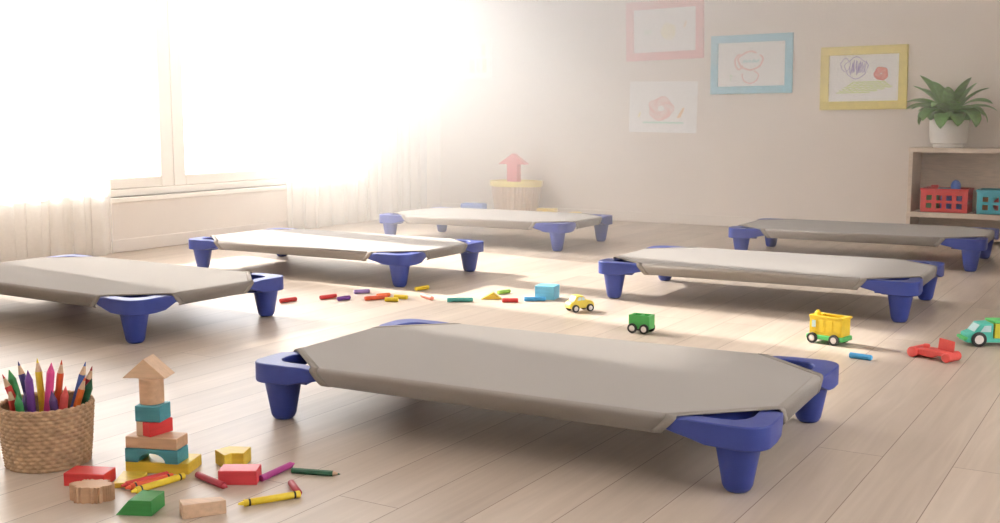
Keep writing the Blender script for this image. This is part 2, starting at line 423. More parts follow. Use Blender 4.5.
# ------------------------------------------------------------------ block tower and loose blocks
def block(name, label, bm, m, loc=(0, 0, 0), rotz=0., bevel=.0018, cat='toy block', group=None):
    return tag(obj(name, bm, m, None, bevel=bevel, loc=loc, rotz=rotz), label, cat, group)
G = 'blocks of the tower'
A = R(20)
block('toy_block', 'flat yellow block at the bottom of the tower', B(-.072, .072, -.038, .038, 0, .025), M_yel, (-1.8773, 1.6921, 0), R(24), group=G)
bm = bmesh.new()
pts = [(-.062, 0), (-.032, 0)]+[(.034*-math.cos(R(a))*.94, (.021*math.sin(R(a)))) for a in range(15, 180, 15)]+[(.032, 0), (.062, 0), (.062, .0303), (-.062, .0303)]
prism(bm, pts, -.026, .026, Matrix.Rotation(PI/2, 4, 'X'))
block('arch_block', 'teal arch block on the yellow base of the tower', bm, M_teal, (-1.8773, 1.6731, .0251), A, .0012, group=G)
block('toy_block', 'flat natural wood plank on top of the teal arch', B(-.0605, .0605, -.027, .027, 0, .0258), M_tan, (-1.8793, 1.6761, .0556), A, group=G)
block('toy_block', 'small natural wood cube beside the red block in the tower', B(-.020, .020, -.016, .016, 0, .031), M_tan2, (-1.8948, 1.6676, .0816), R(12), .0015, group=G)
block('toy_block', 'small red block in the middle of the tower', B(0, .064, 0, .040, 0, .031), M_red, (-1.8708, 1.6506, .0816), R(88), .0015, group=G)
block('toy_block', 'teal block near the top of the tower, under the wooden cylinder', B(-.0295, .0295, -.026, .026, 0, .0355), M_teal, (-1.8923, 1.6801, .1128), R(21), group=G)
bm = bmesh.new(); lathe(bm, [(.0262, 0), (.0265, .0565)], 40)
block('cylinder_block', 'natural wood cylinder standing on the teal block of the tower', bm, M_tan, (-1.8993, 1.6851, .1485), 0, .0012, group=G)
bm = bmesh.new(); prism(bm, [(-.049, 0), (.049, 0), (0, .043)], -.030, .030, Matrix.Rotation(PI/2, 4, 'X'))
block('roof_block', 'triangular natural wood roof block topping the tower', bm, M_tan2, (-1.9173, 1.6951, .2052), R(27), .001, group=G)
G = 'loose wooden blocks round the tower'
block('toy_block', 'red block lying between the wicker basket and the tower', B(-.045, .045, -.028, .028, 0, .028), M_red, (-1.937, 1.542, 0), R(24), group=G)
bm = bmesh.new(); pts = []
for i in range(144):
    a = 2*PI*i/144; c, s = math.cos(a), math.sin(a)
    x = .043*abs(c)**.6*(1 if c > 0 else -1); y = .027*abs(s)**.9*(1 if s > 0 else -1)
    if abs(x) > .026: y *= .62
    k = 1+.07*(1 if (i//2) % 2 else -1)
    pts.append((x*k, y*k))
prism(bm, pts, 0, .033)
block('ridged_block', 'natural wood block with ridged edges in front of the red block', bm, M_tan, (-1.847, 1.474, 0), R(27), .0005, group=G)
bm = bmesh.new(); prism(bm, [(-.037, 0), (.037, 0), (.037, .031), (-.009, .031)], -.032, .032, Matrix.Rotation(PI/2, 4, 'X'))
block('wedge_block', 'green wedge block with one sloping end, in front of the crayons', bm, M_green, (-1.712, 1.479, 0), R(24), .0012, group=G)
bm = bmesh.new(); prism(bm, [(-1.634, 1.507), (-1.600, 1.484), (-1.552, 1.5525), (-1.576, 1.562)], 0, .028)
block('toy_block', 'natural wood block lying right of the green wedge', bm, M_tan2, (0, 0, 0), 0, .0015, group=G)
block('toy_block', 'pinkish red block lying right of the tower', B(-.041, .041, -.0255, .0255, 0, .031), M_pinkred, (-1.669, 1.712, 0), R(31), group=G)
bm = bmesh.new(); prism(bm, [(-1.808, 1.778), (-1.757, 1.756), (-1.757, 1.778), (-1.733, 1.791), (-1.755, 1.838), (-1.80, 1.815)], 0, .0315)
block('notched_block', 'yellow notched block behind the pinkish red block', bm, M_yel, (0, 0, 0), 0, .0015, group=G)
bm = bmesh.new(); prism(bm, [(-1.866, 1.541), (-1.830, 1.572), (-1.865, 1.634), (-1.915, 1.612)], 0, .011)
block('toy_block', 'thin flat yellow block lying in front of the tower base', bm, M_yel, (0, 0, 0), 0, .0015, group=G)

# ------------------------------------------------------------------ crayons and pencils
def crayon(label, a, b, colname, r=.0072, band=True, group=None, tip=True, z=None, blunt=False):
    """lies from blunt end a to pointed end b on the floor"""
    a = Vector((a[0], a[1], r if z is None else z)); b = Vector((b[0], b[1], r if z is None else z)); L = (b-a).length
    t = thing('crayon', label, 'crayon', a, 0, group)
    t.rotation_euler = Vector((0, 0, 1)).rotation_difference((b-a).normalized()).to_euler()
    m = wax(colname, COL[colname]); m2 = wax('pale '+colname, [min(1, c*1.3+.02) for c in COL[colname]])
    bm = bmesh.new(); e = (.003 if blunt else .012) if tip else .002
    lathe(bm, [(r*.86, 0), (r, .0015), (r, L-e), (r*.9, L-e+.001)], 20)
    obj('wrapper', bm, m, t, smooth=True, angle=40)
    bm = bmesh.new()
    if tip: lathe(bm, [(r*.88, L-e), (r*.88, L-.001), (r*.8, L)] if blunt else [(r*.74, L-e), (r*.62, L-e+.003), (r*.30, L)], 20)
    else: lathe(bm, [(r*.8, L-e), (r*.8, L)], 20)
    obj('tip', bm, m2, t, smooth=True, angle=40)
    if band:
        for q in (.010, L-e-.012):
            bm = bmesh.new(); lathe(bm, [(r*1.03, q), (r*1.03, q+.004)], 20); obj('band', bm, M_black, t, smooth=True, angle=40)
    return t
def pencil(label, lo, hi, colname, r=.0062, group=None, wax_tip=False, cone=.024):
    names = ('crayon', 'crayon', 'wrapper', 'cone', 'tip') if wax_tip else ('colored_pencil', 'pencil', 'barrel', 'sharpened_wood', 'lead')
    """hexagonal pencil from flat end lo to sharpened end hi"""
    a, b = Vector(lo), Vector(hi); L = (b-a).length
    t = thing(names[0], label, names[1], a, 0, group)
    t.rotation_euler = Vector((0, 0, 1)).rotation_difference((b-a).normalized()).to_euler()
    m = wax(colname, COL[colname])
    bm = bmesh.new(); lathe(bm, [(r, 0), (r, L-cone)], 6 if not wax_tip else 18); obj(names[2], bm, m, t, smooth=wax_tip)
    bm = bmesh.new(); lathe(bm, [(r*.97, L-cone), (r*.36, L-cone*.34)], 18); obj(names[3], bm, m if wax_tip else M_tan2, t, smooth=True, angle=40)
    bm = bmesh.new(); lathe(bm, [(r*.36, L-cone*.34), (r*.06, L)], 12); obj(names[4], bm, m, t, smooth=True, angle=40)
    return t
G = 'crayons and pencils on the floor in front'
crayon('red crayon lying closest to the tower base, hindmost of three', (-1.822, 1.652), (-1.846, 1.547), 'red', group=G, band=False)
crayon('orange red crayon lying between a red and a yellow crayon', (-1.803, 1.648), (-1.826, 1.540), 'vermilion', group=G)
crayon('yellow crayon with black bands lying behind the green wedge', (-1.784, 1.662), (-1.799, 1.532), 'yellow', group=G)
crayon('red crayon lying alone between tower and pinkish red block', (-1.766, 1.683), (-1.652, 1.655), 'crimson', group=G, band=False)
crayon('magenta crayon leaning its way from the pinkish red block', (-1.629, 1.733), (-1.640, 1.850), 'magenta', group=G, band=False)
pencil('dark green pencil lying on the floor, sharpened end to the right', (-1.612, 1.812, .0062), (-1.505, 1.846, .0062), 'dark_green', group=G, cone=.016)
crayon('ochre yellow crayon lying in front, touching a short red crayon', (-1.492, 1.700), (-1.557, 1.590), 'yellow', group=G)
crayon('short red crayon touching the end of the ochre yellow crayon', (-1.497, 1.702), (-1.565, 1.752), 'crimson', group=G, band=False)

# wicker basket with pencils
def woven(bm, R0, R1, h, rows, strands, amp, per=9, vr=6):
    nz, na = rows*vr, strands*per; rings = []
    for k in range(nz+1):
        v = k/nz; row = min(rows-1, k//vr); f = (k % vr)/vr if k < nz else 1
        bul = math.sin(PI*f)**.7 if 0 < f < 1 else 0
        ring = []
        for i in range(na):
            a = 2*PI*i/na
            w = math.sin(strands*a/1.0+PI*row)
            rr = R0+(R1-R0)*(v**.8)+amp*bul*(.55+.45*w)
            ring.append(bm.verts.new((rr*math.cos(a), rr*math.sin(a), h*v)))
        rings.append(ring)
    for a, b in zip(rings, rings[1:]):
        for i in range(na): bm.faces.new((a[i], a[(i+1) % na], b[(i+1) % na], b[i]))
    bm.faces.new(rings[0][::-1])
BK = (-2.138, 1.593)
bt = thing('wicker_basket', 'brown woven wicker basket full of coloured pencils, at the left edge', 'basket', (*BK, 0))
bm = bmesh.new(); woven(bm, .0865, .099, .136, 15, 29, .0055)
obj('woven_body', bm, M_wicker, bt, smooth=True, angle=180)
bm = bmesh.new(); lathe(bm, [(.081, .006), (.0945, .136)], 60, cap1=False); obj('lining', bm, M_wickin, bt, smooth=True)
bm = bmesh.new()
for s in (0, PI):
    tube(bm, [((.0975+.0022*math.cos(20*a+s))*math.cos(a), (.0975+.0022*math.cos(20*a+s))*math.sin(a), .1365+.0022*math.sin(20*a+s)) for a in [2*PI*i/240 for i in range(240)]], .0032, 8, True)
obj('braided_rim', bm, M_wicker, bt, smooth=True, angle=180)
G = 'pencils and crayons in the wicker basket'
for kind, colname, hi, lo, label in [
    ('p', 'red', (-2.226, 1.550, .200), (-2.165, 1.585, .022), 'red pencil leaning out at the left edge of the wicker basket'),
    ('c', 'green', (-2.230, 1.570, .206), (-2.185, 1.589, .029), 'tall green crayon leaning left, next to the leaning red pencil in the basket'),
    ('p', 'navy', (-2.221, 1.588, .223), (-2.182, 1.607, .038), 'tall dark navy pencil left of the purple one in the wicker basket'),
    ('c', 'purple', (-2.150, 1.560, .216), (-2.142, 1.565, .028), 'purple crayon with pointed tip, left of the yellow pencil in the basket'),
    ('p', 'yellow', (-2.148, 1.584, .239), (-2.138, 1.590, .030), 'tall yellow pencil standing highest in the wicker basket'),
    ('c', 'pink', (-2.113, 1.594, .231), (-2.134, 1.581, .030), 'bright pink crayon right of the yellow pencil in the basket'),
    ('p', 'vermilion', (-2.140, 1.642, .225), (-2.165, 1.627, .030), 'orange red pencil just right of the pink crayon in the basket'),
    ('c', 'plum', (-2.092, 1.575, .174), (-2.084, 1.586, .020), 'short dark plum crayon at the front of the basket below the pink one'),
    ('c', 'coral', (-2.094, 1.614, .176), (-2.117, 1.602, .020), 'short coral red crayon with blunt tip in the right half of the basket'),
    ('p', 'blue', (-2.089, 1.666, .222), (-2.137, 1.638, .038), 'blue pencil, hindmost in the cluster at the right rim of the basket'),
    ('p', 'crimson', (-2.080, 1.676, .211), (-2.130, 1.652, .029), 'dark red pencil between the blue and the orange one at the right rim'),
    ('p', 'orange', (-2.061, 1.641, .197), (-2.106, 1.605, .016), 'orange pencil in front of the cluster at the right rim of the basket'),
    ('c', 'dark_green', (-2.062, 1.659, .188), (-2.116, 1.627, .018), 'dark green crayon, rightmost in the wicker basket'),
    ('c', 'green', (-2.158, 1.535, .168), (-2.149, 1.552, .018), 'short green crayon low at the front left rim of the basket'),
    ('p', 'red', (-2.181, 1.533, .180), (-2.168, 1.549, .018), 'short red pencil low at the front left rim of the basket'),
    ('c', 'violet', (-2.168, 1.562, .164), (-2.162, 1.568, .018), 'short greyish violet crayon low beside the purple one in the basket')]:
    if kind == 'p': pencil(label, lo, hi, colname, .0075, G, cone=.030)
    else: pencil(label, lo, hi, colname, .0088, G, True, .022); 
# crayons strewn in the sun patch
G = 'crayons strewn in the sun patch'
for colname, a, b, label in [
    ('red', (-3.183, 3.530), (-3.162, 3.607), 'red crayon lying beside the leg of the left cot, leftmost of the row'),
    ('red', (-3.094, 3.683), (-3.072, 3.762), 'red crayon second from the left cot, before the small purple one'),
    ('purple', (-3.009, 3.696), (-2.992, 3.756), 'short purple crayon between two red crayons in the sun patch'),
    ('lavender', (-3.070, 3.884), (-3.029, 3.942), 'lavender crayon lying nearest the sunlit cot below the window'),
    ('vermilion', (-2.914, 3.760), (-2.868, 3.852), 'long red crayon lying in front of the short orange one'),
    ('orange', (-2.918, 3.850), (-2.890, 3.905), 'short orange crayon lying just behind a long red crayon'),
    ('yellow', (-2.830, 3.788), (-2.778, 3.812), 'yellow crayon, front one of the pair next to the orange crayon'),
    ('yellow', (-2.842, 3.872), (-2.782, 3.884), 'yellow crayon, rear one of the pair next to the orange crayon'),
    ('yellow', (-2.887, 4.095), (-2.873, 4.175), 'yellow crayon lying by the right leg of the cot below the window'),
    ('salmon', (-2.765, 3.968), (-2.672, 3.912), 'salmon pink crayon between the yellow pair and the teal crayon'),
    ('teal', (-2.597, 3.912), (-2.508, 3.975), 'long teal green crayon lying in the sun patch'),
    ('lime', (-2.516, 4.196), (-2.496, 4.262), 'lime green crayon behind the small yellow wedge'),
    ('red', (-2.392, 4.022), (-2.334, 4.057), 'short red crayon between yellow wedge and light blue cube'),
    ('sky', (-2.330, 4.100), (-2.252, 4.148), 'blue crayon lying in front of the light blue cube'),
    ('sky', (-.862, 3.652), (-.790, 3.640), 'blue crayon lying alone between yellow bus and red racer')]:
    crayon(label, a, b, colname, .0092, False, G, blunt=True)
bm = bmesh.new(); prism(bm, [(-.046, 0), (.046, 0), (.008, .030)], -.02, .02, Matrix.Rotation(PI/2, 4, 'X'))
block('wedge_block', 'small yellow wedge block among the strewn crayons', bm, M_yel, (-2.482, 4.080, 0), R(31), group='blocks in the sun patch')
M_lblue = wood('light blue painted wood', (.16, .48, .64), .5)
block('cube_block', 'light blue block beside the small yellow car', B(-.043, .043, -.043, .043, 0, .058), M_lblue, (-2.281, 4.215, 0), R(12), .002, group='blocks in the sun patch')

# ------------------------------------------------------------------ toy vehicles
def wheel(t, x, y, r, w=.012, side=-1, m=M_tyre):
    Mx = Matrix.Translation((x, y, r)) @ Matrix.Rotation(PI/2 if side < 0 else -PI/2, 4, 'X')
    bm = bmesh.new(); lathe(bm, [(r*.55, 0), (r*.94, 0), (r, w*.2), (r, w*.8), (r*.94, w), (r*.62, w), (r*.60, w*.82)], 28, Mx)
    o = obj('wheel', bm, m, t, smooth=True, angle=40)
    bm = bmesh.new(); lathe(bm, [(r*.60, w*.5), (r*.60, w*.86), (r*.30, w*1.02), (r*.10, w*1.05)], 24, Mx)
    obj('hub', bm, M_hub, o, smooth=True, angle=40)
def axle_pair(t, x, hw, r, w=.012):
    wheel(t, x, -hw, r, w, -1); wheel(t, x, hw, r, w, 1)
Mt = lambda n, c: mat(n, c, .45, .06, 40)
M_cy = Mt('yellow toy paint', (.80, .62, .08)); M_cg = Mt('green toy paint', (.07, .42, .09)); M_by = Mt('bus yellow toy paint', (.80, .56, .03)); M_bg = Mt('bright green toy paint', (.10, .52, .14))
M_rr = Mt('red toy paint', (.72, .09, .075)); M_tt = Mt('turquoise toy paint', (.08, .50, .40)); M_tw = Mt('pale window insert', (.52, .68, .68)); M_ty = Mt('lime yellow toy paint', (.66, .62, .05))
# small yellow car (front towards +x of its own frame)
t = thing('toy_car', 'small rounded yellow toy car beside the light blue block', 'toy car', (-2.017, 4.000, 0), R(56))
bm = bmesh.new()
pts = [(-.055, .014), (-.058, .024), (-.052, .038), (-.036, .046), (-.026, .064), (.004, .066), (.020, .048), (.046, .042), (.056, .032), (.056, .014)]
prism(bm, pts, -.024, .024, Matrix.Rotation(PI/2, 4, 'X')); obj('body', bm, M_cy, t, bevel=.005, seg=3)
for s in (-1, 1):
    bm = bmesh.new(); prism(bm, [(-.022, .047), (-.018, .059), (-.006, .060), (-.006, .047)], -.001, .001, Matrix.Translation((0, s*.0248, 0)) @ Matrix.Rotation(PI/2, 4, 'X')); obj('side_window', bm, M_tw, t)
    bm = bmesh.new(); prism(bm, [(-.002, .047), (-.002, .060), (.003, .060), (.013, .048)], -.001, .001, Matrix.Translation((0, s*.0248, 0)) @ Matrix.Rotation(PI/2, 4, 'X')); obj('side_window', bm, M_tw, t)
axle_pair(t, -.032, .022, .0155, .010); axle_pair(t, .034, .022, .0155, .010)
# green wagon
t = thing('toy_wagon', 'small green toy wagon with open top and four wheels', 'toy wagon', (-1.617, 3.706, 0), R(0))
bm = bmesh.new(); w, l = .026, .040
box(bm, -l, l, -w, -w+.007, .016, .066); box(bm, -l, l, w-.007, w, .016, .066); box(bm, -l, -l+.009, -w+.007, w-.007, .016, .066); box(bm, l-.009, l, -w+.007, w-.007, .016, .066)
box(bm, -.005, .005, -w+.007, w-.007, .016, .064); box(bm, -l+.009, l-.009, -w+.007, w-.007, .016, .045)
obj('wagon_body', bm, M_cg, t, bevel=.0012)
axle_pair(t, -.024, .024, .018, .010); axle_pair(t, .022, .024, .018, .010)
# yellow bus on a green chassis
t = thing('toy_bus', 'yellow toy bus with green chassis and open roof', 'toy bus', (-.982, 3.862, 0), R(-12))
obj('chassis', B(-.071, .066, -.036, .036, .014, .030), M_bg, t, bevel=.003)
bm = bmesh.new(); w = .033
box(bm, -.060, .058, -w, -w+.005, .030, .094); box(bm, -.060, .058, w-.005, w, .030, .094); box(bm, -.060, -.054, -w+.005, w-.005, .030, .098); box(bm, .052, .058, -w+.005, w-.005, .030, .094); box(bm, -.054, .052, -w+.005, w-.005, .030, .074)
box(bm, -.062, .062, -w-.002, -w+.008, .090, .096); box(bm, -.062, .062, w-.008, w+.002, .090, .096); box(bm, .046, .064, -w-.002, w+.002, .089, .097); box(bm, -.062, -.034, -w-.002, w+.002, .089, .097)
obj('body', bm, M_by, t, bevel=.0012)
for x in (-.054, -.026, .004, .034):
    obj('side_panel', B(x, x+.020, -w-.002, -w, .044, .082), M_by, t, bevel=.0008)
bm = bmesh.new(); lathe(bm, [(.011, .097), (.011, .104), (.006, .108), (.006, .112)], 20, Matrix.Translation((-.042, -.008, 0))); obj('roof_hatch', bm, M_by, t, smooth=True, angle=40)
obj('front_window', B(-.050, -.036, -w-.003, -w-.0015, .056, .080), M_tw, t)
axle_pair(t, -.046, .033, .0185, .011); axle_pair(t, .034, .033, .0185, .011)
# red racer
t = thing('toy_racer', 'red wooden toy racer with upright tail panel, in front of the truck', 'toy car', (-.623, 3.775, 0), R(-22))
bm = bmesh.new(); prism(bm, [(-.062, .010), (-.062, .030), (-.02, .033), (.050, .034), (.066, .026), (.066, .012), (.052, .008), (.040, .016), (.020, .016), (.006, .006), (-.010, .006)], -.024, .024, Matrix.Rotation(PI/2, 4, 'X')); obj('body', bm, M_rr, t, bevel=.004)
bm = bmesh.new(); lathe(bm, [(.013, -.040), (.017, -.037), (.017, .037), (.013, .040)], 20, Matrix.Translation((-.060, 0, .0175)) @ Matrix.Rotation(PI/2, 4, 'X')); obj('front_roller', bm, M_rr, t, smooth=True, angle=40)
bm = bmesh.new(); lathe(bm, [(.012, -.036), (.0155, -.033), (.0155, .033), (.012, .036)], 20, Matrix.Translation((.058, 0, .0165)) @ Matrix.Rotation(PI/2, 4, 'X')); obj('rear_roller', bm, M_rr, t, smooth=True, angle=40)
bm = bmesh.new(); prism(bm, [(-.028, 0), (.028, 0), (.030, .036), (-.024, .040)], -.004, .004, Matrix.Translation((.036, .004, .030)) @ Matrix.Rotation(R(-5), 4, 'Z') @ Matrix.Rotation(PI/2, 4, 'X')); obj('tail_panel', bm, M_rr, t, bevel=.0015)
bm = bmesh.new(); lathe(bm, [(.011, .030), (.011, .040), (.008, .043)], 16, Matrix.Translation((-.034, .006, 0))); obj('driver_peg', bm, M_rr, t, smooth=True, angle=40)
# turquoise truck
t = thing('toy_truck', 'turquoise toy truck with lime bed, cut off by the right edge', 'toy truck', (-.493, 4.115, 0), R(30)); t.scale = (.8, .8, .8)
obj('chassis', B(-.130, .13, -.045, .045, .018, .036), M_tt, t, bevel=.003)
bm = bmesh.new(); prism(bm, [(-.124, .030), (-.124, .052), (-.098, .062), (-.070, .097), (-.018, .100), (-.018, .030)], -.044, .044, Matrix.Rotation(PI/2, 4, 'X')); obj('cab', bm, M_tt, t, bevel=.005, seg=3)
bm = bmesh.new(); prism(bm, [(-.036, 0), (.036, 0), (.032, .036), (-.032, .036)], -.001, .001, Matrix.Translation((-.097, 0, .0640)) @ Matrix.Rotation(R(-90), 4, 'Z') @ Matrix.Rotation(R(90-39), 4, 'X')); obj('windscreen', bm, M_tw, t)
for s in (-1, 1):
    bm = bmesh.new(); prism(bm, [(-.074, .064), (-.058, .090), (-.030, .091), (-.030, .064)], -.001, .001, Matrix.Translation((0, s*.0446, 0)) @ Matrix.Rotation(PI/2, 4, 'X')); obj('side_window', bm, M_tw, t)
obj('bumper', B(-.140, -.122, -.044, .044, .026, .040), M_bg, t, bevel=.004)
bm = bmesh.new(); box(bm, -.014, .130, -.046, .046, .036, .102); obj('truck_bed', bm, M_ty, t, bevel=.003)
obj('bed_rim', B(-.020, .132, -.049, .049, .100, .110), M_bg, t, bevel=.003)
axle_pair(t, -.080, .040, .032, .014); axle_pair(t, .080, .040, .032, .014)

# ------------------------------------------------------------------ toy shelf, its baskets and plant
SX0, SX1, SY0, SY1, SH = -1.440, -.34, 7.44, 7.735, .585
t = thing('toy_shelf', 'low pale birch shelf unit against the back wall at the right edge', 'shelf', ((SX0+SX1)/2, SY0, 0))
def rel(bm): bmesh.ops.translate(bm, verts=bm.verts, vec=(-(SX0+SX1)/2, -SY0, 0)); return bm
k = .024
obj('top_board', rel(B(SX0-.004, SX1+.004, SY0-.006, SY1, SH-.028, SH)), M_shelf, t, bevel=.002)
for x in (SX0, SX1-k): obj('side_panel', rel(B(x, x+k, SY0, SY1, 0, SH-.028)), M_shelf, t, bevel=.0015)
obj('shelf_board', rel(B(SX0+k, SX1-k, SY0, SY1, .150, .182)), M_shelf, t, bevel=.0015)
obj('base_board', rel(B(SX0+k, SX1-k, SY0, SY1, .02, .045)), M_shelf, t, bevel=.0015)
obj('back_panel', rel(B(SX0+k, SX1-k, SY1-.012, SY1, .045, SH-.028)), M_shelf, t)

def crate(label, x0, x1, y0, y1, z0, h, m, cols):
    t = thing('plastic_crate', label, 'basket', ((x0+x1)/2, (y0+y1)/2, z0), 0, 'plastic baskets on the shelf')
    hx, hy = (x1-x0)/2, (y1-y0)/2; th = .008
    bm = bmesh.new(); box(bm, -hx, hx, -hy, hy, 0, .006)
    def panel(length, place, n):
        rows = [(.026, .058), (.078, .110)]; hole = .033
        xs = [(-length/2+length*(i+.5)/n*.86+length*.07) for i in range(n)]
        zz = [0.0, .026, .058, .076, .108, h]
        for a, b in ((zz[0], zz[1]), (zz[2], zz[3]), (zz[4], zz[5])): box(bm, -length/2, length/2, -th/2, th/2, a, b, place)
        for a, b in ((zz[1], zz[2]), (zz[3], zz[4])):
            e = [-length/2]+[q for x in xs for q in (x-hole/2, x+hole/2)]+[length/2]
            for i in range(0, len(e), 2): box(bm, e[i], e[i+1], -th/2, th/2, a, b, place)
    for s in (-1, 1):
        panel(2*hx, Matrix.Translation((0, s*(hy-th/2), 0)), cols)
        panel(2*hy-2*th, Matrix.Translation((s*(hx-th/2), 0, 0)) @ Matrix.Rotation(PI/2, 4, 'Z'), 3)
    obj('perforated_body', bm, m, t)
    bm = bmesh.new(); o = .006
    box(bm, -hx-o, hx+o, -hy-o, -hy+th, h-.014, h); box(bm, -hx-o, hx+o, hy-th, hy+o, h-.014, h); box(bm, -hx-o, -hx+th, -hy+th, hy-th, h-.014, h); box(bm, hx-th, hx+o, -hy+th, hy-th, h-.014, h)
    obj('rim', bm, m, t, bevel=.002)
    return t
ZS = .1825
crate('red plastic basket with square holes on the shelf', -1.360, -1.083, 7.452, 7.66, ZS, .150, M_pbred, 4)
crate('teal plastic basket with square holes on the shelf, cut by the right edge', -1.030, -.755, 7.452, 7.66, ZS, .150, M_pbteal, 4)
G = 'toys in the plastic baskets'
def ball(label, c, r, m, name='toy_ball', sc=(1, 1, 1)):
    bm = bmesh.new(); bmesh.ops.create_uvsphere(bm, u_segments=24, v_segments=14, radius=r); bmesh.ops.scale(bm, vec=sc, verts=bm.verts)
    return tag(obj(name, bm, m, None, smooth=True, angle=180, loc=c), label, 'toy', G)
ball('blue oval toy poking out of the red basket', (-1.172, 7.56, .343), .036, M_pblue, sc=(.85, .85, 1.15))
bm = bmesh.new(); tube(bm, [(.028*math.cos(2*PI*i/24), .028*math.sin(2*PI*i/24), 0) for i in range(24)], .013, 10, True)
tag(obj('toy_ring', bm, M_pbteal, None, smooth=True, angle=180, loc=(-1.235, 7.525, .322)), 'teal toy ring lying between red and blue toys in the red basket', 'toy', G)
bm = bmesh.new(); lathe(bm, [(.022, 0), (.024, .003), (.024, .060), (.020, .064)], 24)
tag(obj('toy_peg', bm, M_pbred, None, smooth=True, angle=40, loc=(-1.295, 7.55, .286)), 'red round toy peg sticking up at the left in the red basket', 'toy', G)
for x, m, lab in ((-1.30, M_green, 'green toy block seen through the left holes of the red basket'), (-1.215, M_pblue, 'blue toy block seen through the middle holes of the red basket'), (-1.135, M_pblue, 'blue toy block seen through the right holes of the red basket')):
    tag(obj('toy_block', B(-.033, .033, -.04, .04, 0, .095), m, None, bevel=.003, loc=(x, 7.525, ZS+.007)), lab, 'toy block', G)
ball('red ball seen through the holes of the teal basket', (-.900, 7.535, ZS+.007+.0475), .047, M_pbred)
tag(obj('toy_block', B(-.030, .030, -.04, .04, 0, .09), wood('orange painted wood', (.62, .22, .06)), None, bevel=.003, loc=(-.986, 7.54, ZS+.007)), 'orange toy block at the left in the teal basket', 'toy block', G)
tag(obj('toy_block', B(-.035, .035, -.04, .04, 0, .10), M_yel, None, bevel=.003, loc=(-.808, 7.54, ZS+.007)), 'yellow toy block in the part of the teal basket cut off', 'toy block', G)

# potted plant
PX, PY = -1.232, 7.570
t = thing('potted_plant', 'leafy green plant in a white pot on top of the shelf', 'plant', (PX, PY, SH))
bm = bmesh.new(); lathe(bm, [(.084, 0), (.090, .004), (.092, .016), (.088, .019), (.088, .022), (.106, .030), (.114, .07), (.118, .165), (.116, .172), (.109, .172), (.108, .150)], 48, cap1=False)
obj('pot', bm, M_pot, t, smooth=True, angle=50)
bm = bmesh.new(); lathe(bm, [(.108, .140), (.108, .150), (.05, .158), (.01, .158)], 32); obj('soil', bm, M_soil, t, smooth=True)
def leaf(bm, base, az, L, el, droop, wid, tw=0.):
    """arching pointed leaf with a folded midrib"""
    n = 12; p = Vector(base); rows = []
    ca, sa = math.cos(az), math.sin(az); step = L/n
    for i in range(n+1):
        u = i/n; e = el-droop*u**1.3
        side = Vector((-sa, ca, 0))
        d = Vector((math.cos(e)*ca, math.cos(e)*sa, math.sin(e))); nrm = side.cross(d)*-1
        w = wid*math.sin(PI*max(0, (u-.08)/.92)**.78)**.68 if .08 < u < 1 else 0
        w = max(w, .0015)
        s2 = (side*math.cos(tw)+nrm*math.sin(tw))
        rows.append([bm.verts.new(p-s2*w+nrm*w*.12), bm.verts.new(p-s2*w*.5+nrm*w*.09), bm.verts.new(p), bm.verts.new(p+s2*w*.5+nrm*w*.09), bm.verts.new(p+s2*w+nrm*w*.12)])
        p = p+d*step
    for a, b in zip(rows, rows[1:]):
        for k in range(4): bm.faces.new((a[k], a[k+1], b[k+1], b[k]))
rnd = random.Random(5)
spec = []
for i in range(13): spec.append((2*PI*i/13+.2, .31+rnd.uniform(-.04, .03), R(44)+rnd.uniform(-.12, .12), R(80)+rnd.uniform(-.25, .25), .044))     # long arching
for i in range(12): spec.append((2*PI*i/12+.45, .245+rnd.uniform(-.03, .03), R(40)+rnd.uniform(-.1, .15), R(140)+rnd.uniform(-.15, .2), .062))   # hanging over the rim
for i in range(12): spec.append((2*PI*i/12+.1, .305+rnd.uniform(-.03, .05), R(66)+rnd.uniform(-.12, .1), R(50)+rnd.uniform(-.2, .2), .042))     # upright
spec = [(a_, l_*(1-.42*max(0, math.sin(a_))), e_, d_, w_) for a_, l_, e_, d_, w_ in spec]
for az, L, el, dr, w in spec:
    bm = bmesh.new(); leaf(bm, (.018*math.cos(az), .018*math.sin(az), .150+rnd.uniform(0, .05)), az, L, el, dr, w, rnd.uniform(-.3, .3))
    o = obj('leaf', bm, M_leaf, t, smooth=True, angle=180)
    md = o.modifiers.new('thick', 'SOLIDIFY'); md.thickness = .0016
bm = bmesh.new(); lathe(bm, [(.022, .150), (.018, .21), (.006, .25)], 12); obj('stem', bm, M_stem, t, smooth=True)

# ------------------------------------------------------------------ tall ribbed basket with arrow block, blocks on the floor at the back
t = thing('laundry_basket', 'tall ribbed tan basket with yellow rim in the back corner', 'basket', (-4.365, 7.55, 0)); t.scale = (.88, .88, .97)
bm = bmesh.new(); n = 240; rows = []
for kz in range(13):
    v = kz/12; rr = .178+.042*v
    rows.append([bm.verts.new(((rr+.004*math.cos(40*2*PI*i/n))*math.cos(2*PI*i/n)*1.06, (rr+.004*math.cos(40*2*PI*i/n))*math.sin(2*PI*i/n)*.78, .27*v)) for i in range(n)])
for a, b in zip(rows, rows[1:]):
    for i in range(n): bm.faces.new((a[i], a[(i+1) % n], b[(i+1) % n], b[i]))
bm.faces.new(rows[0][::-1])
M_rib = mat('tan ribbed basket', (.56, .38, .23), .7, .08, 30)
M_ry = mat('yellow basket rim', (.80, .62, .10), .5, .04, 30)
obj('ribbed_body', bm, M_rib, t, smooth=True, angle=180)
bm = bmesh.new(); lathe(bm, [(.222, 0), (.232, .004), (.234, .040), (.230, .044), (.206, .044), (.206, .030)], 64, Matrix.Translation((0, 0, .255)) @ Matrix.Diagonal((1.06, .78, 1, 1)), cap0=False, cap1=False); obj('rim', bm, M_ry, t, smooth=True, angle=50)
